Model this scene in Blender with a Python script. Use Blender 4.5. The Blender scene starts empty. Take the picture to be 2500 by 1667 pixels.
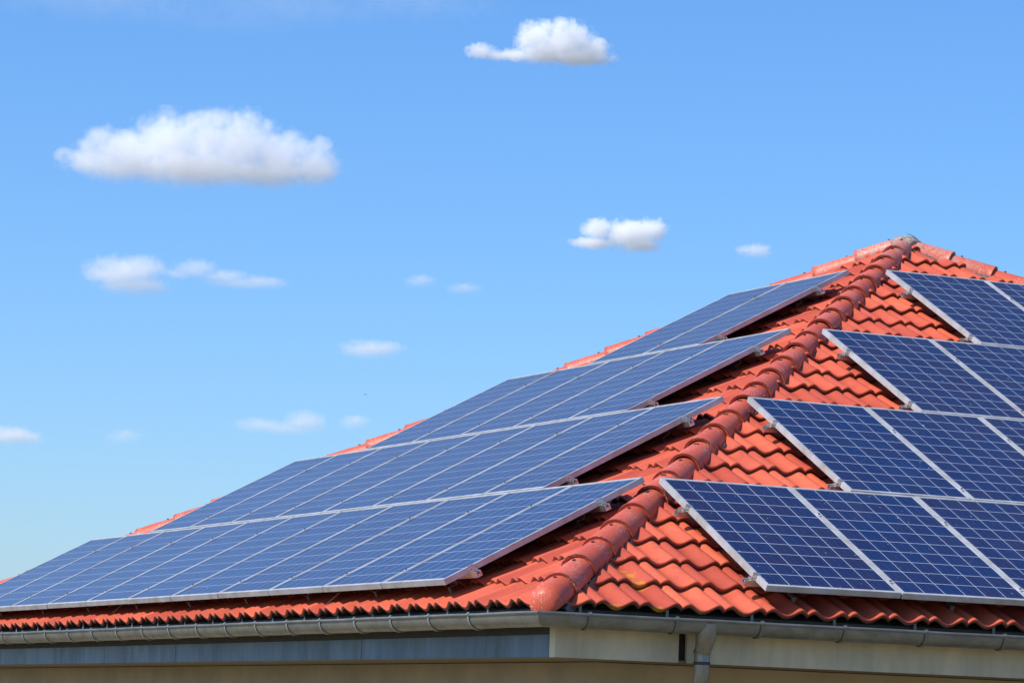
import bpy, bmesh, math, random
from mathutils import Vector, Matrix, noise
random.seed(7)
rad = math.radians
C = bpy.context.scene.collection
Z0 = 3.0                       # height of the eave above the ground
PITCH = 0.4835
CP, SP, TP = math.cos(PITCH), math.sin(PITCH), math.tan(PITCH)
HW = 7.0                       # half the side of the square, pyramid roofed house
SUN = Vector((.0, -.65, .74)).normalized()

# ------------------------------------------------------------- camera, sky, sun, exposure
cam = bpy.data.cameras.new("camera"); cam.sensor_width = 36; cam.lens = 118.7
cam.clip_start = .1; cam.clip_end = 60000
co = bpy.data.objects.new("camera", cam); C.objects.link(co)
yaw, pit, roll = 1.1163, 0.11644, 0.03385
d = Vector((-math.sin(yaw)*math.cos(pit), math.cos(yaw)*math.cos(pit), math.sin(pit)))
r = Vector((math.cos(yaw), math.sin(yaw), 0)); u = r.cross(d)
r2 = r*math.cos(roll)+u*math.sin(roll); u2 = -r*math.sin(roll)+u*math.cos(roll)
M = Matrix((r2, u2, -d)).transposed().to_4x4(); M.translation = Vector((18.4314, -9.3191, Z0-.7953))
co.matrix_world = M
sc = bpy.context.scene; sc.camera = co

w = bpy.data.worlds.new("World"); sc.world = w; w.use_nodes = True
nt = w.node_tree; nt.nodes.clear()
sky = nt.nodes.new('ShaderNodeTexSky'); sky.sky_type = 'NISHITA'; sky.sun_disc = False
sky.sun_elevation = math.asin(SUN.z); sky.sun_rotation = math.atan2(SUN.x, SUN.y)
sky.altitude = 0; sky.air_density = 1.0; sky.dust_density = .9; sky.ozone_density = 10.0
bg = nt.nodes.new('ShaderNodeBackground'); bg.inputs[1].default_value = .15
wo = nt.nodes.new('ShaderNodeOutputWorld')
hs = nt.nodes.new('ShaderNodeHueSaturation'); hs.inputs['Saturation'].default_value = 1.10; hs.inputs['Hue'].default_value = .502
nt.links.new(sky.outputs[0], hs.inputs['Color']); nt.links.new(hs.outputs[0], bg.inputs[0]); nt.links.new(bg.outputs[0], wo.inputs[0])
sl = bpy.data.lights.new("sun", 'SUN'); sl.energy = 4.4; sl.angle = rad(.5); sl.color = (1, .955, .89)
so = bpy.data.objects.new("sun", sl); C.objects.link(so)
so.rotation_euler = SUN.to_track_quat('Z', 'Y').to_euler(); so.location = (0, -20, 30)
sc.view_settings.view_transform = 'Standard'; sc.view_settings.look = 'None'
sc.view_settings.exposure = 0.33; sc.view_settings.gamma = 1
sc.cycles.volume_bounces = 12; sc.cycles.max_bounces = 14; sc.cycles.diffuse_bounces = 1
sc.cycles.volume_step_rate = .6; sc.cycles.volume_max_steps = 256

# ------------------------------------------------------------- helpers
def tag(o, label=None, cat=None, group=None, kind=None):
    for k, v in (('label', label), ('category', cat), ('group', group), ('kind', kind)):
        if v: o[k] = v
    return o
def empty(name, M=None):
    o = bpy.data.objects.new(name, None); C.objects.link(o); o.empty_display_size = .1
    if M is not None: o.matrix_world = M
    return o
def link(name, me, parent=None, M=None):
    o = bpy.data.objects.new(name, me); C.objects.link(o)
    if parent: o.parent = parent
    if M is not None: o.matrix_local = M
    return o
class MB:
    def __init__(s): s.v = []; s.f = []
    def add(s, vs, fs):
        b = len(s.v); s.v += [tuple(p) for p in vs]; s.f += [tuple(i+b for i in f) for f in fs]
    def box(s, a, b):
        x0, y0, z0 = a; x1, y1, z1 = b
        s.add([(x0,y0,z0),(x1,y0,z0),(x1,y1,z0),(x0,y1,z0),(x0,y0,z1),(x1,y0,z1),(x1,y1,z1),(x0,y1,z1)],
              [(3,2,1,0),(4,5,6,7),(0,1,5,4),(1,2,6,5),(2,3,7,6),(3,0,4,7)])
    def tube(s, pts, rads, n=10, caps=True, squash=None):
        pts = [Vector(p) for p in pts]; rings = []
        up = Vector((0,0,1))
        a = None
        for i, p in enumerate(pts):
            t = (pts[min(i+1, len(pts)-1)]-pts[max(i-1, 0)]).normalized()
            if a is None:
                a = t.cross(up)
                if a.length < .05: a = t.cross(Vector((1,0,0)))
            a = (a-t*a.dot(t)).normalized(); b = a.cross(t)
            rr = rads[i] if isinstance(rads, (list, tuple)) else rads
            rings.append([p+a*rr*math.cos(2*math.pi*k/n)+b*rr*math.sin(2*math.pi*k/n) for k in range(n)])
        vs = [q for R in rings for q in R]; fs = []
        for i in range(len(pts)-1):
            for k in range(n):
                fs.append((i*n+k, i*n+(k+1) % n, (i+1)*n+(k+1) % n, (i+1)*n+k))
        if caps: fs += [tuple(range(n-1, -1, -1)), tuple((len(pts)-1)*n+k for k in range(n))]
        s.add(vs, fs)
    def grid(s, rows, close=False):
        n = len(rows[0]); vs = [p for R in rows for p in R]; fs = []
        for i in range(len(rows)-1):
            for k in range(n-1 if not close else n):
                fs.append((i*n+k, i*n+(k+1) % n, (i+1)*n+(k+1) % n, (i+1)*n+k))
        s.add(vs, fs)
    def mesh(s, name, mat=None, smooth=None, sub=(0,0,0)):
        me = bpy.data.meshes.new(name)
        me.from_pydata([(p[0]-sub[0], p[1]-sub[1], p[2]-sub[2]) for p in s.v], [], s.f)
        if mat: me.materials.append(mat)
        if smooth:
            me.polygons.foreach_set('use_smooth', [True]*len(me.polygons))
            me.set_sharp_from_angle(angle=rad(smooth))
        me.update(); return me
    def build(s, name, mat, parent=None, smooth=None):
        sub = (-HW, HW, 0) if parent and (parent.get('_w') or (parent.parent and parent.parent.get('_w'))) else (0,0,0)
        return link(name, s.mesh(name, mat, smooth, sub), parent)

def mat(name):
    m = bpy.data.materials.new(name); m.use_nodes = True
    return m, m.node_tree, m.node_tree.nodes['Principled BSDF']
class N:
    """tiny node helper"""
    def __init__(s, nt): s.t = nt
    def n(s, typ, **kw):
        x = s.t.nodes.new(typ)
        for k, v in kw.items(): setattr(x, k, v)
        return x
    def l(s, a, b): s.t.links.new(a, b)
    def put(s, a, b):
        if hasattr(a, 'is_output'): s.l(a, b)
        elif a is not None: b.default_value = a
    def math(s, op, a, b=None, c=None, clamp=False):
        x = s.n('ShaderNodeMath', operation=op, use_clamp=clamp)
        s.put(a, x.inputs[0]); s.put(b, x.inputs[1]); s.put(c, x.inputs[2]); return x.outputs[0]
    def vmath(s, op, a, b=None):
        x = s.n('ShaderNodeVectorMath', operation=op); s.put(a, x.inputs[0]); s.put(b, x.inputs[1])
        return x.outputs[1] if op in ('LENGTH', 'DISTANCE') else x.outputs[0]
    def noise(s, vec, scale, detail=3, rough=.55, col=False):
        x = s.n('ShaderNodeTexNoise'); s.put(vec, x.inputs['Vector']); x.inputs['Scale'].default_value = scale
        x.inputs['Detail'].default_value = detail; x.inputs['Roughness'].default_value = rough
        return x.outputs[1 if col else 0]
    def ramp(s, f, stops):
        x = s.n('ShaderNodeMapRange'); s.put(f, x.inputs[0])
        x.inputs[1].default_value, x.inputs[2].default_value, x.inputs[3].default_value, x.inputs[4].default_value = stops
        return x.outputs[0]
    def mix(s, f, a, b, typ='MIX'):
        x = s.n('ShaderNodeMix', data_type='RGBA', blend_type=typ)
        s.put(f, x.inputs[0]); s.put(a, x.inputs[6]); s.put(b, x.inputs[7]); return x.outputs[2]
    def bump(s, h, dist, bsdf, strength=1):
        x = s.n('ShaderNodeBump'); s.put(h, x.inputs['Height']); x.inputs['Distance'].default_value = dist
        x.inputs['Strength'].default_value = strength; s.l(x.outputs[0], bsdf.inputs['Normal'])
def rgb(*c): return (*c, 1)

# ------------------------------------------------------------- materials
def tile_mat(name, c1, c2, rough, speck, lichen, coat=0.0):
    m, t, b = mat(name); n = N(t)
    geo = n.n('ShaderNodeNewGeometry').outputs['Position']
    at = n.n('ShaderNodeAttribute'); at.attribute_name = 'tone'
    tone = at.outputs['Fac']
    col = n.mix(tone, rgb(*c1), rgb(*c2))
    big = n.ramp(n.noise(geo, 3.2, 4), (.35, .7, 0, 1))
    col = n.mix(n.math('MULTIPLY', big, .45), col, rgb(c1[0]*.72, c1[1]*.66, c1[2]*.75))
    fine = n.noise(geo, 60, 4, .7)
    col = n.mix(n.ramp(fine, (.3, .75, 0, .22)), col, rgb(c1[0]*.55, c1[1]*.5, c1[2]*.6))
    ga = n.n('ShaderNodeAttribute'); ga.attribute_name = 'grime_shade'
    col = n.mix(n.math('MULTIPLY', ga.outputs['Fac'], 1.5, clamp=True), col, rgb(.13, .05, .028))  # edge grime, browned further to stand in for shade at lips and rims
    # soot and pores
    st0 = n.ramp(n.noise(n.vmath('MULTIPLY', geo, (1, 1, .5)), 9, 6, .75), (.56, .70, 0, .38))
    col = n.mix(st0, col, rgb(.20, .045, .025))
    so_ = n.ramp(n.noise(geo, 24, 5, .75), (.62, .72, 0, .6))
    col = n.mix(so_, col, rgb(.09, .04, .03))
    # pale lichen flecks
    patch = n.ramp(n.noise(geo, 5, 2), (.47, .62, 0, 1))
    st = n.vmath('MULTIPLY', geo, (1, 1, .45))
    fl = n.ramp(n.noise(st, 95, 3, .6), (speck, speck+.03, 0, .8))
    col = n.mix(n.math('MULTIPLY', fl, n.math('ADD', n.math('MULTIPLY', patch, .8), .12)), col, rgb(.55, .5, .45))
    if name == 'glazed_hip_tile':      # old lichen crust round the apex
        dd = n.vmath('DISTANCE', geo, (-HW, HW, Z0+HW*TP+.1))
        cr = n.math('MULTIPLY', n.ramp(dd, (.12, 1.0, .6, 0)), n.ramp(n.noise(geo, 24, 5, .7), (.42, .56, 0, 1)))
        col = n.mix(cr, col, rgb(.42, .37, .31))
    if lichen:
        # the few yellow lichen patches near the eave corner of the right roof face
        tot = None
        for (x, y, z, rr) in lichen:
            dd = n.vmath('DISTANCE', geo, (x, y, z))
            e = n.math('SUBTRACT', 1.0, n.math('DIVIDE', dd, rr), clamp=True)
            tot = e if tot is None else n.math('MAXIMUM', tot, e)
        ln = n.math('ADD', tot, n.math('MULTIPLY', n.math('SUBTRACT', n.noise(geo, 26, 4, .7), .5), 1.5))
        f = n.math('MULTIPLY', n.ramp(ln, (.50, .85, 0, .6)), n.ramp(tot, (0, .15, 0, 1)))
        col = n.mix(f, col, rgb(.60, .27, .015))
    n.l(col, b.inputs['Base Color'])
    b.inputs['Specular IOR Level'].default_value = .35
    rr_ = n.ramp(fine, (.3, .7, rough-.06, rough+.1)); n.l(rr_, b.inputs['Roughness'])
    b.inputs['Coat Weight'].default_value = coat; b.inputs['Coat Roughness'].default_value = .3
    n.bump(n.math('ADD', n.math('MULTIPLY', fine, .5), n.noise(geo, 14, 3)), .003, b, .6)
    return m
Z = Z0
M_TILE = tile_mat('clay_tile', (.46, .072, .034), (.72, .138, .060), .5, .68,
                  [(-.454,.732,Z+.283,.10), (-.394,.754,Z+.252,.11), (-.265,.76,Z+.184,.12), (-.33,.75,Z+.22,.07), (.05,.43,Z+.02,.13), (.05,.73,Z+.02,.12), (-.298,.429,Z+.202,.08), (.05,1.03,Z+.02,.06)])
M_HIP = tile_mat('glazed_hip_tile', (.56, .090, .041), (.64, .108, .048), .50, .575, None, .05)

def simple(name, c, rough=.6, metal=0, scale=12, amt=.25, dark=None, bump=.001, spec=.5, stretch=(1,1,1)):
    m, t, b = mat(name); n = N(t)
    geo = n.vmath('MULTIPLY', n.n('ShaderNodeNewGeometry').outputs['Position'], stretch)
    dk = dark or tuple(x*.5 for x in c)
    f = n.ramp(n.noise(geo, scale, 5, .65), (.35, .7, 0, amt))
    col = n.mix(f, rgb(*c), rgb(*dk))
    n.l(col, b.inputs['Base Color']); b.inputs['Metallic'].default_value = metal
    b.inputs['Specular IOR Level'].default_value = spec
    n.l(n.ramp(n.noise(geo, scale*2.3, 3), (.3, .7, max(.05, rough-.08), rough+.1)), b.inputs['Roughness'])
    n.bump(n.noise(geo, scale*4, 3), bump, b, .5)
    return m
M_ALU = simple('anodised_aluminium', (.48, .49, .51), .42, .12, 7, .75, (.27, .25, .20), bump=.0003)
M_STEEL = simple('bright_clamp_steel', (.62, .61, .58), .35, .85, 40, .5, (.25, .2, .15), .0005)
M_BRK = simple('galvanised_strap_shaded', (.20, .20, .17), .5, .5, 20, .4)  # darkened copy of the strap material, shade painted in for the right side
M_GALV = simple('galvanised_strap', (.33, .35, .35), .5, .5, 20, .4)
M_DARK = simple('dark_fixing', (.03, .03, .03), .5, 0, 30, .2)
M_ZINC = simple('weathered_zinc', (.24, .245, .225), .40, .55, 6, .8, (.12, .12, .10), .0006, stretch=(1, 1, 2))
M_ZINCP = simple('weathered_zinc_pipe', (.27, .24, .19), .34, .45, 7, .7, (.12, .105, .075), .0006)
M_BLUE = simple('blue_grey_sheet', (.085, .15, .21), .45, .1, 4, .9, (.045, .07, .085), .0006, stretch=(1, 1, .25))
M_CREAM = simple('cream_board', (.64, .55, .37), .6, 0, 4.5, .9, (.38, .35, .25), .0008, stretch=(1, 1, .3))
M_WALL = simple('ochre_render', (.42, .33, .21), .85, 0, 2.0, .7, (.25, .21, .14), .003)
M_WALLR = simple('sand_coloured_render', (.52, .41, .26), .85, 0, 2.0, .7, (.33, .26, .17), .003)
M_SOFF = simple('brown_soffit_board', (.20, .155, .09), .8, 0, 3, .4)
M_WOOD_SHADOW = simple('dark_wood_and_shadow', (.05, .045, .035), .8, 0, 10, .4)  # wood of eave and underlay, also colours the painted gutter shadow
M_MORTAR = simple('grey_mortar', (.40, .33, .28), .9, 0, 16, .9, (.10, .06, .05), .012)
M_MOSS = simple('dark_moss_and_mortar', (.10, .075, .06), .95, 0, 30, .6, (.32, .28, .24), .01)
M_GROUND = simple('dry_grass', (.23, .185, .105), .95, 0, .6, .6, (.10, .10, .04), .01)

def panel_mat():
    m, t, b = mat('solar_cells'); n = N(t)
    tc = n.n('ShaderNodeTexCoord').outputs['Object']
    sep = n.n('ShaderNodeSeparateXYZ'); n.l(tc, sep.inputs[0]); X, Y = sep.outputs[0], sep.outputs[1]
    oi = n.n('ShaderNodeObjectInfo').outputs['Random']
    px, py = PCW, PCH
    fx = n.math('DIVIDE', n.math('ADD', X, PIW/2), px); fy = n.math('DIVIDE', n.math('SUBTRACT', Y, LIP), py)
    frx, fry = n.math('FRACT', fx), n.math('FRACT', fy)
    ex = n.math('MULTIPLY', n.math('MINIMUM', frx, n.math('SUBTRACT', 1.0, frx)), px)
    ey = n.math('MULTIPLY', n.math('MINIMUM', fry, n.math('SUBTRACT', 1.0, fry)), py)
    e = n.math('MINIMUM', ex, ey)
    line = n.math('LESS_THAN', e, .0021)
    # busbars along the long side: three per cell
    b3 = n.math('FRACT', n.math('MULTIPLY', frx, 3.0))
    bb = n.math('MULTIPLY', n.math('LESS_THAN', n.math('ABSOLUTE', n.math('SUBTRACT', b3, .5)), .5*.0011/(px/3)), .22)
    ident = n.n('ShaderNodeCombineXYZ'); n.l(n.math('FLOOR', fx), ident.inputs[0]); n.l(n.math('FLOOR', fy), ident.inputs[1])
    n.l(n.math('MULTIPLY', oi, 97.0), ident.inputs[2])
    wn = n.n('ShaderNodeTexWhiteNoise'); n.l(ident.outputs[0], wn.inputs[0])
    sh = n.vmath('ADD', tc, n.vmath('MULTIPLY', wn.outputs[1], (9, 9, 9)))
    vor = n.n('ShaderNodeTexVoronoi'); n.l(sh, vor.inputs['Vector']); vor.inputs['Scale'].default_value = 55
    grain = n.n('ShaderNodeSeparateColor'); n.l(vor.outputs['Color'], grain.inputs[0])
    cl = n.noise(sh, 9, 2)
    k = n.math('ADD', n.math('ADD', n.math('MULTIPLY', wn.outputs[0], .55), n.math('MULTIPLY', cl, .4)), n.math('MULTIPLY', n.math('SUBTRACT', oi, .4), .45), clamp=True)
    col = n.mix(k, rgb(.001, .013, .075), rgb(.013, .008, .038))
    col = n.mix(n.math('MULTIPLY', grain.outputs[0], .35), col, rgb(.004, .024, .10))
    col = n.mix(bb, col, rgb(.32, .36, .48))
    col = n.mix(line, col, rgb(.52, .56, .64))
    # bird droppings and dust specks
    geo = n.n('ShaderNodeNewGeometry').outputs['Position']
    dp = n.ramp(n.noise(geo, 38, 2, .5), (.75, .765, 0, .8))
    col = n.mix(dp, col, rgb(.6, .6, .58))
    dust = n.ramp(n.noise(geo, 4, 5, .7), (.35, .8, .005, .035))
    col = n.mix(dust, col, rgb(.35, .36, .38))
    n.l(col, b.inputs['Base Color'])
    b.inputs['Roughness'].default_value = .16; b.inputs['IOR'].default_value = 1.5
    b.inputs['Specular IOR Level'].default_value = .26
    b.inputs['Sheen Weight'].default_value = .95; b.inputs['Sheen Roughness'].default_value = .18; b.inputs['Sheen Tint'].default_value = (.9, .84, .8, 1)
    n.l(n.ramp(n.noise(geo, 6, 4), (.3, .8, .12, .24)), b.inputs['Roughness'])
    return m
PW_, PH_, GAPX, GAPY = 1.000, 1.630, .010, .017
LIP = .024; FD = .040
PIW, PIH = PW_-2*LIP, PH_-2*LIP
PCW, PCH = PIW/6, PIH/10
M_PV = panel_mat()

# ------------------------------------------------------------- the setting: ground
g = MB(); Rg = 30000
g.add([(-Rg,-Rg,0),(Rg,-Rg,0),(Rg,Rg,0),(-Rg,Rg,0)], [(0,1,2,3)])
tag(g.build('ground', M_GROUND), kind='structure')

# ------------------------------------------------------------- the house
house = empty('house', Matrix.Translation((-HW, HW, 0))); house['_w'] = 1
bpy.context.view_layer.update()
tag(house, 'single storey house with orange clay tiled pyramid roof, grey zinc gutters and sand coloured walls', 'house')
CEN = Vector((-HW, HW, 0))
SIDES = [((1,0),(0,-1)), ((0,1),(1,0)), ((-1,0),(0,1)), ((0,-1),(-1,0))]    # along, outward
def side_pt(k, a, o, z):
    A, O = SIDES[k]
    return Vector((-HW+A[0]*a+O[0]*(HW+o), HW+A[1]*a+O[1]*(HW+o), Z0+z))
def face_M(k):
    """roof face frame: x along the eave (0 at its middle), y up the slope, z outward normal"""
    A, O = SIDES[k]
    x = Vector((A[0], A[1], 0)); y = Vector((-O[0]*CP, -O[1]*CP, SP)); z = x.cross(y)
    m = Matrix((x, y, z)).transposed().to_4x4(); m.translation = side_pt(k, 0, 0, 0); return m

# --- walls, soffit, fascia, gutter, brackets
WO = -.67
for k in range(4):
    m = MB()
    def slab(o0, o1, z0, z1, a0=None, a1=None):
        p = []
        for z in (z0, z1):
            for (o, s) in ((o0,-1),(o0,1),(o1,1),(o1,-1)):
                a = s*(HW+o)
                if s < 0 and a0 is not None: a = a0
                if s > 0 and a1 is not None: a = a1
                p.append(side_pt(k, a, o, z))
        m.add(p, [(3,2,1,0),(4,5,6,7),(0,1,5,4),(1,2,6,5),(2,3,7,6),(3,0,4,7)])
    slab(WO, WO-.3, -Z0, -.305)
    m.build('wall', M_WALL if k in (0, 3) else M_WALLR, house)
    m = MB(); slab(-.103, WO-.1, -.301, -.285); m.build('soffit', M_SOFF, house)
    # fascia: bluish sheet on the left side, cream boards on the others
    if k == 0:
        edges = [-HW+.1] + [HW-u_ for u_ in (8.36, 6.69, 3.05)] + [HW-.18]
        for a0, a1 in zip(edges[:-1], edges[1:]):
            m = MB(); slab(-.1, -.125, -.298, -.160, a0+.003, a1-.003); m.build('fascia', M_BLUE, house)
        m = MB(); slab(-.104, -.125, -.159, -.02, None, HW-.18); m.build('gutter_shadow_strip', M_WOOD_SHADOW, house)  # dark strip standing in for the gutter's shadow above the blue fascia
        m = MB(); slab(-.1, -.128, -.300, -.02, HW-.178, HW-.1); m.build('corner_board', M_CREAM, house)
    elif k == 1:
        m = MB(); slab(-.1, -.125, -.300, -.02, -HW+.1285, -HW+.966); m.build('fascia', M_CREAM, house)
        m = MB(); slab(-.1, -.125, -.300, -.02, -HW+1.025, None); m.build('fascia', M_CREAM, house)
        m = MB(); slab(-.15, -.16, -.29, -.02, -HW+.90, -HW+1.10); m.build('dark_recess', M_WOOD_SHADOW, house)
    else:
        m = MB(); slab(-.1, -.125, -.300, -.02); m.build('fascia', M_CREAM, house)
    m = MB(); slab(-.012, -.035, -.10, -.004); m.build('eave_board', M_WOOD_SHADOW, house)
    # gutter: half round trough with a rolled front bead, mitred at the corners
    m = MB()
    def ring(o, z): return [side_pt(k, -(HW+o), o, z), side_pt(k, HW+o, o, z)]
    R = .072; oc, zc = .076, -.045
    def sag(a): return 0
    segs = 34
    def row(o, z):
        L = HW+o
        return [side_pt(k, -L+2*L*i/segs, o, z+(.0015*math.sin(i*2.3+k) if 0 < i < segs else 0)) for i in range(segs+1)]
    outer = [row(oc-R*math.cos(t*math.pi/14), zc-R*math.sin(t*math.pi/14)*1.12) for t in range(15)]
    inner = [row(oc-(R-.003)*math.cos(t*math.pi/14), zc+.001-(R-.003)*math.sin(t*math.pi/14)*1.12) for t in range(14, -1, -1)]
    m.grid([list(reversed(q)) for q in outer+inner+outer[:1]])
    bead = [row(oc+R+.002+.0105*math.cos(t*math.pi/5), zc+.004+.0105*math.sin(t*math.pi/5)) for t in range(11)]
    m.grid(bead)
    gut = m.build('gutter', M_ZINC, house, 40)
    # joint sleeves on the gutter
    if k < 2:
        first, step_ = (.826, .598) if k == 0 else (.206, .607)
        na = int((2*HW-first)/step_)+1
        for i in range(na):
            u_ = first+step_*i; a = HW-u_ if k == 0 else -HW+u_
            m = MB(); wdt = .010
            prof = []
            for t in range(0, 15):
                an = t*math.pi/14
                prof.append((oc-(R+.008)*math.cos(an), zc-(R+.008)*math.sin(an)*1.12))
            prof = [(.014, .02), (.014, -.04)] + prof[1:] + [(oc+R+.017, zc+.006), (oc+R+.006, zc+.019), (oc+R-.006, zc+.013)]
            pin = [(x-.003*(1 if x > oc else -1), z+.003) for x, z in prof]
            rows = []
            for q in (prof,):
                rows = [[side_pt(k, a-wdt, o, z) for o, z in q], [side_pt(k, a+wdt, o, z) for o, z in q]]
            m.grid(rows)
            m.grid([[side_pt(k, a+wdt, o, z) for o, z in pin], [side_pt(k, a-wdt, o, z) for o, z in pin]])
            for s_ in (-1, 1):
                m.grid([[side_pt(k, a+s_*wdt, o, z) for o, z in (prof if s_ > 0 else pin)], [side_pt(k, a+s_*wdt, o, z) for o, z in (pin if s_ > 0 else prof)]])
            m.build('gutter_bracket', M_GALV if k == 0 else M_BRK, gut)

# downpipe with its funnel, on the right side
m = MB()
path = [(.088,-.056,.066),(.086,-.12,.066),(.080,-.155,.063),(.064,-.192,.056),(.045,-.228,.0495),(.040,-.236,.0495),(.040,-.25,.0495),(.039,-.37,.0495),(.030,-.41,.0495),
        (-.01,-.47,.0495),(-.25,-.68,.0495),(-.50,-.90,.0495),(-.56,-.97,.0495),(-.585,-1.06,.0495),(-.585,-Z0+.02,.0495)]
pp = [side_pt(1, -HW+1.055, o, z) for o, z, _ in path]
m.tube(pp, [x[2] for x in path], 24)
dp = m.build('downpipe', M_ZINCP, house, 50)
m = MB(); m.tube([side_pt(1, -HW+1.055, .040, z) for z in (-.292, -.295, -.308, -.311)], [.0505, .0535, .0535, .0505], 24); m.build('pipe_clip', M_DARK, dp)
m = MB(); m.tube([side_pt(1, -HW+1.055, .041+(.0 if z < -.23 else .002), z) for z in (-.228, -.231, -.238, -.241)], [.052, .0545, .0545, .052], 24); m.build('pipe_collar', M_ZINC, dp)

# --- tiled roof faces
TW, TE = .303, .3375
SL = HW/CP
def prof(ph):
    ph = abs(ph)
    if ph < .165: return .24+.76*math.sin(math.pi/2*ph/.165)**.6
    t = (ph-.165)/.335
    return .5+.5*math.cos(math.pi*min(1, t)**.80)
TH = .044
def tile_face(k, name, label, notch, s0, detail):
    vs = []; fs = []; tones = []; edges_ = []
    xs = [0,.012,.03,.07,.11,.145,.165,.19,.23,.29,.36,.44,.5,.56,.64,.71,.77,.81,.835,.855,.89,.93,.97,.988,1.0]
    if detail < 2: xs = xs[::2]
    ncol = int(2*HW/TW)+3
    i0 = int((-HW-notch)/TW)-1
    nc = int((SL-s0)/TE)+1
    for c in range(nc):
        y0 = s0+c*TE; y1 = min(y0+TE+.05, SL)
        half = HW-max(0, y0)*CP
        for i in range(i0, i0+ncol):
            xa = notch+i*TW
            if xa > half+.05 or xa+TW < -half-.05: continue
            rz = random.uniform(-.0022, .0022); ry = random.uniform(-.004, .004); dz = random.uniform(-.0018, .0025)
            tw = random.uniform(-.0015, .0015); tone = random.random()
            base = len(vs); rows = []
            for j, (yy, hb) in enumerate(((y0, .036), (y0+.005, .041), ((y0+y1)/2, .019), (y1, .003))):
                for x in xs:
                    h = prof(x if x <= .5 else 1-x)*TH
                    lap = .0035 if x < .02 else 0          # the side lap rides a little over its neighbour
                    vs.append((xa+x*TW+(yy-y0)*tw*4+(.0015 if x > .98 else 0), yy+ry*(x-.5)*(1 if j < 2 else 0)+ry*.6, h+hb+dz+rz*(x-.5)*2+lap+tw*(1-j*.3)))
            n = len(xs)
            for j in range(3):
                for q in range(n-1): fs.append((base+j*n+q, base+j*n+q+1, base+(j+1)*n+q+1, base+(j+1)*n+q))
            # front lip
            b2 = len(vs)
            for q in range(n):
                x, y, z = vs[base+q]; vs.append((x, y+.003, z-.023))
            for q in range(n-1): fs.append((b2+q, b2+q+1, base+q+1, base+q))
            b3 = len(vs)                                    # underside
            for q in range(n):
                x, y, z = vs[base+n*2+q]; vs.append((x, y, z-.017))
            for q in range(n-1): fs.append((b3+q, b3+q+1, b2+q+1, b2+q))
            # side flange (dark joint)
            for q in (0, n-1):
                b4 = len(vs)
                for j in range(4):
                    x, y, z = vs[base+j*n+q]; vs.append((x, y, z-.014))
                for j in range(3): fs.append((base+j*n+q, base+(j+1)*n+q, b4+j+1, b4+j))
            tones += [tone]*(len(vs)-base)
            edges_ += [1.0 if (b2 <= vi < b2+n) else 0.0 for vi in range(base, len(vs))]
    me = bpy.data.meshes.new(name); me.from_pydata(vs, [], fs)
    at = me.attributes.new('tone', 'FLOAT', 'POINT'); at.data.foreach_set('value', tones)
    at = me.attributes.new('grime_shade', 'FLOAT', 'POINT'); at.data.foreach_set('value', edges_)
    bm = bmesh.new(); bm.from_mesh(me)
    for s in (-1, 1):
        # hip lines run at 45 degrees in plan: |x| = HW - y cos(pitch)
        nrm = Vector((s, CP, 0)).normalized()
        bmesh.ops.bisect_plane(bm, geom=bm.verts[:]+bm.edges[:]+bm.faces[:], dist=1e-5,
                               plane_co=(s*(HW-.012), 0, 0), plane_no=nrm, clear_outer=True)
    bm.to_mesh(me); bm.free()
    me.materials.append(M_TILE)
    me.polygons.foreach_set('use_smooth', [True]*len(me.polygons)); me.set_sharp_from_angle(angle=rad(38))
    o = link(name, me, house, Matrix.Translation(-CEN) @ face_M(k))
    return o
# dark sarking board below the tiles
for k in range(4):
    m = MB(); Mf = face_M(k)
    q = [Mf @ Vector(p) for p in ((-HW, 0, -.022), (HW, 0, -.022), (0, SL, -.022))]
    m.add(q, [(0,1,2)]); m.build('roof_underlay', M_WOOD_SHADOW, house)
roofL = tile_face(0, 'tiled_roof_slope', None, HW-.954-math.floor((HW-.954)/TW)*TW, -.03, 2)
roofR = tile_face(1, 'tiled_roof_slope', None, -HW+1.204, -.03, 2)
tile_face(2, 'tiled_roof_slope', None, .1, -.03, 1)
tile_face(3, 'tiled_roof_slope', None, .2, -.03, 1)

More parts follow.
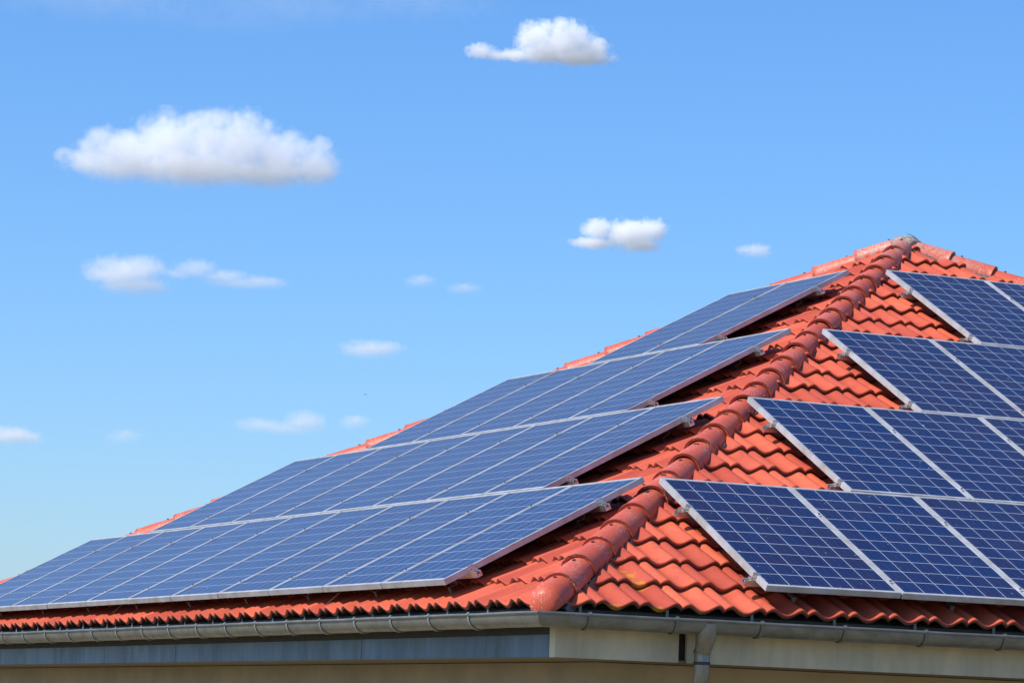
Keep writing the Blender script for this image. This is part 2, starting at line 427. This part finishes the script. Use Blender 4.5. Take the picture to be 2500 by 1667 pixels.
# --- hip tiles: tapered barrel tiles with a beaded lower rim
HLEN = math.sqrt(2+TP*TP)*HW                                # from the eave corner to the apex
def hip_frame(k):
    """origin at the eave corner between side k and k+1; x sideways, y up the hip, z up"""
    A, O = SIDES[k]
    c = side_pt(k, HW, 0, 0)
    cc = Vector((-HW, HW, Z0+HW*TP))
    y = (cc-c).normalized(); x = y.cross(Vector((0,0,1))).normalized(); z = x.cross(y)
    m = Matrix((x, y, z)).transposed().to_4x4(); m.translation = c; return m
def hip_tile_mesh(seed, cap=False):
    rnd = random.Random(seed); m = MB()
    L = .47; n = 20; zc = .0
    # (y, radius scale, z)
    sec = [(.002,.110,0),(-.002,.1145,0),(.002,.1172,0),(.008,.1175,0),(.012,.1145,0),(.05,.1130,0),(.2,.109,0),(.34,.102,0),(L,.097,0)]
    if cap:
        sec = [(.052,.010,-.05),(.054,.035,-.045),(.062,.060,-.034),(.080,.084,-.018),(.108,.1,-.007),(.15,.108,-.001),(.22,.109,0),(.34,.103,0),(L,.097,0)]
    rows = []
    for (y, r_, dz) in sec:
        rr = []
        for q in range(n+1):
            a = math.pi*(-.06+1.12*q/n)
            rr.append((-math.cos(a)*r_*1.0, y, math.sin(a)*r_*.98-.004+dz*1.0))
        rows.append(rr)
    m.grid([list(reversed(x)) for x in rows])
    if not cap:
        inn = [[(x*.86, y+.002, z*.86) for x, y, z in rows[0]], [(x*.86, y, z*.86) for x, y, z in rows[-1]]]
        m.grid([list(reversed(rows[0])), list(reversed(inn[0]))][::-1]); m.grid(inn)
    me = m.mesh('hip_tile', M_HIP, 50)
    me.attributes.new('tone', 'FLOAT', 'POINT').data.foreach_set('value', [rnd.random()]*len(me.vertices))
    me.attributes.new('grime_shade', 'FLOAT', 'POINT').data.foreach_set('value', [(.6 if v.co.y < .0015 else .22 if v.co.y < .011 else 0) for v in me.vertices])  # grime plus painted shade on the rim, strongest at its front
    return me
hip_meshes = [hip_tile_mesh(i) for i in range(5)]; cap_mesh = hip_tile_mesh(9, True)
ms = MB(); ms.tube([(0,0,0),(0,0,.006),(0,0,.008)], [.0085,.0085,.004], 8); screw_mesh = ms.mesh('screw', M_DARK)
ms = MB(); ms.box((-.012,-.006,-.002),(.012,.006,.005)); clip_mesh = ms.mesh('screw', M_DARK)
HE = .413
for k in range(4):
    Mh = Matrix.Translation(-CEN) @ hip_frame(k)
    cnt = int((HLEN-.15)/HE)+1
    for i in range(cnt):
        y = .205+HE*(i-1) if i else .205-HE+.03
        if y > HLEN-(.20 if k == 0 else .42): break
        lift = .010+.034*max(0, 1-y/2)+(.018 if k == 3 else 0)
        jit = Matrix.Rotation(random.uniform(-.012, .012), 4, 'Z') @ Matrix.Rotation(random.uniform(-.03, .03), 4, 'Y')
        Ml = Mh @ Matrix.Translation((random.uniform(-.004, .004), y+random.uniform(-.006, .006), lift+.006+random.uniform(-.003, .003))) @ Matrix.Rotation(rad(-1.9), 4, 'X') @ jit
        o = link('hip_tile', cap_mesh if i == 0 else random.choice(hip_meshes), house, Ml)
        if i == 0: o['label'] = 'rounded end tile closing the hip at the eave'
        s = link('screw', screw_mesh if random.random() < .6 else clip_mesh, o, Matrix.Translation((0, .330, .096)) @ Matrix.Scale(1.35, 4))
    # mortar and moss squeezed out below both rims of the hip tiles
    Mw = hip_frame(k)
    for s_ in (-1, 1):
        m = MB(); rows = []
        nn = 190
        for i in range(nn):
            y = -.02+(HLEN+.0)*i/(nn-1); pass
            a = .014+.026*noise.noise(Vector((y*6, s_*3, k)))+.020*noise.noise(Vector((y*25, s_*5, k)))
            rows.append([Mw @ Vector((s_*(.088), y, -.0)), Mw @ Vector((s_*(.106+a*.6), y, -.010+a)), Mw @ Vector((s_*(.116+a), y, -.05)), Mw @ Vector((s_*.106, y, -.085))])
        if s_ > 0: rows = rows[::-1]
        m.grid(rows); m.build('hip_mortar', M_MOSS, house, 60)
# apex cap of grey mortar
bm = bmesh.new(); bmesh.ops.create_icosphere(bm, subdivisions=4, radius=1)
for v in bm.verts:
    c = v.co; f = 1+.10*noise.noise(c*2.1)+.06*noise.noise(c*6)
    v.co = Vector((c.x*.135*f, c.y*.135*f, max(-.13, c.z*.08*f)))
me = bpy.data.meshes.new('apex_mortar'); bm.to_mesh(me); bm.free(); me.materials.append(M_MORTAR)
me.polygons.foreach_set('use_smooth', [True]*len(me.polygons))
link('apex_mortar', me, house, Matrix.Translation((0, 0, Z0+HW*TP+.035)))

# thin wire looped over the apex
m = MB(); ap = Vector((-HW, HW, Z0+HW*TP))
pts = []
for i in range(26):
    t = i/25
    pts.append(ap+Vector((.10-.03*t, -.04+.50*t, .118-.235*t+.016*math.sin(t*9))))
m.tube(pts, .0022, 6)
wv = m.build('thin_wire', M_DARK)
tag(wv, 'thin dark wire looped loosely over the mortared roof apex', 'wire')

# ------------------------------------------------------------- solar panels
m = MB()
def frame_ring(z0, z1, x0, x1, y0, y1, l):
    m.add([(x0,y0,z1),(x1,y0,z1),(x1,y1,z1),(x0,y1,z1),(x0+l,y0+l,z1),(x1-l,y0+l,z1),(x1-l,y1-l,z1),(x0+l,y1-l,z1),
           (x0,y0,z0),(x1,y0,z0),(x1,y1,z0),(x0,y1,z0),(x0+l,y0+l,z0),(x1-l,y0+l,z0),(x1-l,y1-l,z0),(x0+l,y1-l,z0)],
          [(0,1,5,4),(1,2,6,5),(2,3,7,6),(3,0,4,7),(0,8,9,1),(1,9,10,2),(2,10,11,3),(3,11,8,0),
           (4,5,13,12),(5,6,14,13),(6,7,15,14),(7,4,12,15),(8,12,13,9),(9,13,14,10),(10,14,15,11),(11,15,12,8)])
frame_ring(-FD, 0, -PW_/2, PW_/2, 0, PH_, LIP)
bm = bmesh.new(); me0 = m.mesh('frame', M_ALU); bm.from_mesh(me0)
bmesh.ops.bevel(bm, geom=[e for e in bm.edges if all(abs(abs(v.co.x)-PW_/2) < 1e-4 or v.co.y < 1e-4 or abs(v.co.y-PH_) < 1e-4 for v in e.verts) and all(v.co.z > -1e-4 for v in e.verts)], offset=.0015, segments=2, affect='EDGES')
bm.to_mesh(me0); bm.free(); frame_mesh = me0
m = MB(); m.box((-PIW/2-.001, LIP-.001, -.008), (PIW/2+.001, PH_-LIP+.001, -.0025)); glass_mesh = m.mesh('cell_sheet', M_PV)
HP = .201
ORD = ['first', 'second', 'third', 'fourth', 'fifth', 'sixth', 'seventh', 'eighth', 'ninth', 'tenth', 'eleventh']
ROWN = ['bottom', 'second lowest', 'second highest', 'top']
U0, S0L, V0, S0R, STEP, RP = 1.4435, .0555, 1.511, .0595, 1.509, 1.6471
WPX = PW_+GAPX
def panel(k, r_, i, n):
    base = (U0 if k == 0 else V0)+r_*STEP+i*WPX+PW_/2
    s = (S0L if k == 0 else S0R)+r_*RP
    a = HW-base if k == 0 else -HW+base
    t = random.uniform(-.0012, .0012)
    Mx = face_M(k) @ Matrix.Translation((a, s+random.uniform(-.002, .002), HP)) @ Matrix.Rotation(t, 4, 'X') @ Matrix.Rotation(random.uniform(-.0012, .0012), 4, 'Y')
    e = empty('solar_panel', Mx)
    link('frame', frame_mesh, e); link('cell_sheet', glass_mesh, e)
    if k == 0:
        where = 'in %s row' % ROWN[r_]
        lab = 'pale sky-reflecting solar panel, left roof face, %s %s from near hip' % (ORD[i], where)
        tag(e, lab, 'solar panel', 'solar panels on the left roof face')
    else:
        lab = 'dark blue solar panel, right roof face, %s in %s row from near hip' % (ORD[i], ROWN[r_])
        tag(e, lab, 'solar panel', 'solar panels on the right roof face')
NL, NR = [11, 8, 5, 2], [5, 4, 3, 2]
for r_ in range(4):
    for i in range(NL[r_]): panel(0, r_, i, NL[r_])
    for i in range(NR[r_]): panel(1, r_, i, NR[r_])

# rails with clamps and roof hooks (local frame: x along the eave away from the near hip, z off the roof)
def hollow_rail(L, sgn):
    m = MB(); w2, h2, t = .021, .020, .0035
    out = [(-w2,-h2),(w2,-h2),(w2,h2),(.007,h2),(.007,h2-.012),(.013,h2-.012),(.013,-h2+.014),(-.013,-h2+.014),(-.013,h2-.012),(-.007,h2-.012),(-.007,h2),(-w2,h2)]
    v = [(x, y, z) for x in (0, sgn*L) for y, z in out]; n = len(out)
    f = [(i, (i+1) % n, (i+1) % n+n, i+n) for i in range(n)]
    caps = [(0,1,6,7),(1,2,3,4,5,6),(0,7,8,9,10,11)]
    f += caps + [tuple(q+n for q in reversed(c)) for c in caps]
    m.add(v, f)
    m.add([(sgn*.0, y, z) for y, z in ((-.011,-.003),(.011,-.003),(.011,.001),(-.011,.001))], [(0,1,2,3)])
    return m.mesh('rail_profile', M_STEEL)
def clamp_end(sgn):
    m = MB()
    for b in (((.005,-.022,.0),(.040,.022,.006)), ((.034,-.022,.004),(.040,.022,.040)), ((.034,-.022,.0375),(.068,.022,.0415)), ((.004,-.022,.0),(.008,.022,.013))):
        (x0,y0,z0),(x1,y1,z1) = b
        xa, xb = sorted((sgn*x0, sgn*x1)); m.box((xa,y0,z0),(xb,y1,z1))
    m.tube([(sgn*.022,0,.004),(sgn*.022,0,.020)], .0075, 8)
    return m.mesh('end_clamp', M_STEEL)
m = MB(); m.box((-.017,-.024,.0),(.017,.024,.0035)); mid_mesh = m.mesh('mid_clamp', M_ALU)
m = MB(); m.tube([(0,0,.0035),(0,0,.0095)], .0075, 8); bolt_mesh = m.mesh('bolt', M_DARK)
m = MB()
m.box((-.015,-.024,-.05),(.015,-.019,.012)); m.box((-.015,-.08,-.056),(.015,-.019,-.05)); m.box((-.015,-.085,-.135),(.015,-.08,-.05))
m.box((-.015,-.085,-.141),(.015,.12,-.135)); hook_mesh = m.mesh('roof_hook', simple('dull_hook_steel', (.22, .21, .20), .6, .5, 20, .5))
for k in (0, 1):
    sg = -1 if k == 0 else 1
    ec = clamp_end(sg)
    for r_ in range(4):
        n = (NL if k == 0 else NR)[r_]; L = n*WPX+.13
        rm = hollow_rail(L, sg)
        for q, so_ in enumerate((.215, 1.265) if k == 0 else (.165, 1.185)):
            base = (U0 if k == 0 else V0)+r_*STEP-.075
            s = (S0L if k == 0 else S0R)+r_*RP+so_
            a = HW-base if k == 0 else -HW+base
            e = empty('mounting_rail', face_M(k) @ Matrix.Translation((a, s, HP-FD-.0205)))
            tag(e, '%s of two aluminium rails under %s panel row, %s roof face' % (('lower', 'upper')[q], ROWN[r_], 'left' if k == 0 else 'right'), 'mounting rail', 'rails carrying the solar panels')
            link('rail_profile', rm, e)
            link('end_clamp', ec, e, Matrix.Translation((sg*.037, 0, .0205)))
            for i in range(1, n):
                mc = link('mid_clamp', mid_mesh, e, Matrix.Translation((sg*(.075+i*WPX-GAPX/2), 0, .0205+FD)))
                link('bolt', bolt_mesh, mc)
            for i in range(int(L/1.2)+1):
                link('roof_hook', hook_mesh, e, Matrix.Translation((sg*(.35+i*1.2), 0, 0)))
# loose thin stalks poking out from under the lowest left panels
for (x0, s, lab) in ((3.62, .18, 'pale thin stalk sticking out under the lowest left panels, nearer the hip'), (8.2, .20, 'pale thin stalk sticking out under the lowest left panels, farther from the hip')):
    m = MB(); Mf = face_M(0); a = HW-x0
    m.tube([Mf @ Vector((a-.0, s-.12, .045)), Mf @ Vector((a+.06, s-.04, .075)), Mf @ Vector((a+.13, s+.02, .11))], [.002, .002, .0012], 5)
    tag(m.build('dry_stalk', simple('straw', (.6, .55, .45)) if x0 < 4 else bpy.data.materials['straw']), lab, 'stalk')

# ------------------------------------------------------------- clouds: real volumes kilometres away
CAM = co.matrix_world.translation
f_px = 8244.0
def sky_dir(px, py):
    """direction of a point of the sky given as degrees right of and above the view axis"""
    return (r2*math.tan(rad(px))+u2*math.tan(rad(py))+d)
CLOUD_MATS = []
def cloud(name, label, puffs, dist, dens, group, soft=.75, flat=None, amp=.9, cauli=0):
    """puffs: (deg right, deg up, width deg, height deg)"""
    cx = sum(p[0] for p in puffs)/len(puffs); cy = sum(p[1] for p in puffs)/len(puffs)
    org = CAM+sky_dir(cx, cy)*dist
    fw = (d-Vector((0,0,d.z))).normalized(); rt = Vector((fw.y, -fw.x, 0))
    e2 = Matrix((rt, fw, Vector((0,0,1)))).transposed().to_4x4(); e2.translation = org
    inv = e2.inverted(); P = []; rnd = random.Random(len(label)*7+int(dist))
    for (px, py, wx, wy) in puffs:
        c = inv @ (CAM+sky_dir(px, py)*dist)
        P.append((c, rad(wx)/2*dist, rad(wy)/2*dist))
    for c, rx, rz in list(P) if cauli else []:
        for q in range(cauli):
            th = rnd.uniform(.15, .95)*math.pi; ph = rnd.uniform(-1.3, 1.3)
            rr_ = rz*rnd.uniform(.26, .42)
            o3 = Vector((math.cos(th)*(rx-rr_*.4), -math.cos(ph)*(rx+rz)/2*.55*math.sin(th), math.sin(th)*(rz-rr_*.75)*(.7+.25*math.cos(ph))))
            P.append((c+o3, rr_*1.25, rr_))
    size = max(p[1] for p in P)
    bm = bmesh.new()
    for c, rx, rz in P:
        dp_ = (rx+rz)/2
        mt = Matrix.Translation(c) @ Matrix.Diagonal((rx*1.15, dp_*1.15, rz*1.15, 1))
        bmesh.ops.create_icosphere(bm, subdivisions=3, radius=1, matrix=mt)
    me = bpy.data.meshes.new(name); bm.to_mesh(me); bm.free()
    o = link(name, me); o.matrix_world = e2
    md = o.modifiers.new('remesh', 'REMESH'); md.mode = 'VOXEL'; md.voxel_size = min(p[2] for p in P[:len(puffs)])/5
    m = bpy.data.materials.new('cloud_vapour'); m.use_nodes = True; t = m.node_tree; t.nodes.clear(); n = N(t)
    out = n.n('ShaderNodeOutputMaterial'); pv = n.n('ShaderNodeVolumePrincipled'); n.l(pv.outputs[0], out.inputs['Volume'])
    tc = n.n('ShaderNodeTexCoord').outputs['Object']
    tot = None
    for c, rx, rz in P:
        q = n.vmath('DIVIDE', n.vmath('SUBTRACT', tc, tuple(c)), (rx, (rx+rz)/2, rz))
        v = n.math('SUBTRACT', 1.0, n.vmath('LENGTH', q))
        tot = v if tot is None else n.math('SMOOTH_MAX', tot, v, .08)
    base = sorted(p[2] for p in P)[len(P)//2] if cauli else min(p[2] for p in P)
    wn = n.noise(tc, 1/(base*1.6), 2, .5)
    bl = n.noise(tc, 1/(base*.62), 7, .60)
    sum_ = n.math('ADD', tot, n.math('MULTIPLY', n.math('SUBTRACT', n.math('ADD', n.math('MULTIPLY', wn, .45), n.math('MULTIPLY', bl, .55)), .50), amp*2.2))
    dn = n.ramp(sum_, (0, soft, 0, 1))
    zlow = min(p[0].z-p[2]*.8 for p in P) if flat is None else flat
    sep = n.n('ShaderNodeSeparateXYZ'); n.l(tc, sep.inputs[0])
    dn = n.math('MULTIPLY', dn, n.ramp(sep.outputs[2], (zlow-base*.1, zlow+base*1.5, 0, 1)))
    n.l(n.math('MULTIPLY', dn, dens/size), pv.inputs['Density'])
    pv.inputs['Color'].default_value = (.985, .99, 1, 1); pv.inputs['Anisotropy'].default_value = 0.0
    me.materials.append(m)
    tag(o, label, 'cloud', group)
    return o
def px(x, y, w_, h_):
    k = 180/math.pi/f_px
    return ((x-1250)*k, (833.5-y)*k, w_*k, h_*k)
G = 'small fair weather clouds'
cloud('cloud', 'largest cloud, a long white cumulus with bumpy top and grey flat base at upper left',
      [px(*p) for p in ((240,392,200,84),(320,378,230,150),(420,358,230,180),(505,340,170,150),(590,352,200,175),(680,385,200,150),(770,405,130,140),(300,415,240,80),(480,410,420,120),(640,425,330,90))], 3600, 4.6, G, cauli=2, amp=1.0)
cloud('cloud', 'small white cloud near the top centre with a thin tail to its left',
      [px(*p) for p in ((1310,95,110,90),(1385,105,150,110),(1440,125,110,80),(1330,130,150,70),(1410,145,190,50),(1175,128,80,46),(1215,140,90,26),(1260,138,110,36))], 3300, 5.5, G, cauli=2, amp=1.0)
cloud('cloud', 'white cloud halfway up the sky, just left of the roof peak',
      [px(*p) for p in ((1460,560,90,60),(1540,570,150,75),(1590,560,90,60),(1450,595,130,34),(1560,600,120,50))], 3600, 4.8, G, cauli=1, amp=1.0)
cloud('cloud', 'soft round cloud below the left end of the largest cloud',
      [px(*p) for p in ((300,665,195.5,92),(350,655,126.5,80.5),(330,700,207,57.5),(250,670,103.5,46))], 4200, 1.9, G)
cloud('cloud', 'long low wisp of cloud right beside the soft round one',
      [px(*p) for p in ((435,668,92,29.9),(480,655,126.5,52.9),(550,675,138,39.1),(640,690,138,41.4),(590,694,218.5,29.9))], 4200, 1.5, G)
cloud('cloud', 'tiny faint cloud closest to the roof peak', [px(*p) for p in ((1845,615,85.8,46.8),(1820,610,65,31.2))], 4500, 1.2, G)
cloud('cloud', 'faint flat-based cloud alone above the middle of the left slope', [px(*p) for p in ((900,855,156,59.8),(940,850,104,44.2),(870,862,91,33.8))], 4700, 1.3, G)
cloud('cloud', 'pair of low puffs joined in a strip above the left slope', [px(*p) for p in ((640,1040,156,46.8),(745,1030,117,72.8),(690,1048,208,36.4))], 5000, 1.4, G)
cloud('cloud', 'small faint puff right beside the joined low pair', [px(*p) for p in ((865,1032,85.8,46.8),)], 5200, 1.0, G)
cloud('cloud', 'low white cloud cut by the left border of the picture', [px(*p) for p in ((30,1065,150,57.5),(75,1072,87.5,37.5))], 5000, 2.0, G)
cloud('cloud', 'very faint low puff near the far end of the left slope', [px(*p) for p in ((305,1068,98,50.4),)], 5400, .6, G)
cloud('cloud', 'faint puff in mid sky, upper left of two small ones', [px(*p) for p in ((1025,688,85.8,44.2),)], 4700, .75, G)
cloud('cloud', 'faint puff in mid sky, lower right of two small ones', [px(*p) for p in ((1130,706,96.2,36.4),)], 4700, .75, G)

cloud('cloud', 'thin faint veil of high cloud along the upper edge of the sky',
      [px(*p) for p in ((250,-10,700,110),(700,15,600,80),(1000,0,500,100),(560,60,500,60))], 9000, .5, G, soft=1.4, amp=1.3)
# a tiny bird far off above the left slope
m = MB()
m.tube([(-.14,0,0),(-.08,0,.0),(0,0,0),(.08,0,.005),(.13,0,.01),(.15,0,.01)], [.008,.03,.042,.035,.022,.003], 8)
for s in (-1, 1):
    m.add([(-.05,s*.02,.01),(.06,s*.02,.012),(.03,s*.20,.09),(-.06,s*.18,.085),(-.10,s*.36,.05)], [(0,1,2,3),(3,2,4)])
    m.add([(-.05,s*.02,.004),(.06,s*.02,.006),(.03,s*.20,.084),(-.06,s*.18,.079),(-.10,s*.36,.046)], [(3,2,1,0),(4,2,3)])
b = m.build('bird', M_DARK)
kk = px(892, 963, 0, 0)
b.location = CAM+sky_dir(kk[0], kk[1])*420; b.rotation_euler = (0, 0, 2.2)
tag(b, 'tiny dark bird flying far away in the open sky', 'bird')
del house['_w']
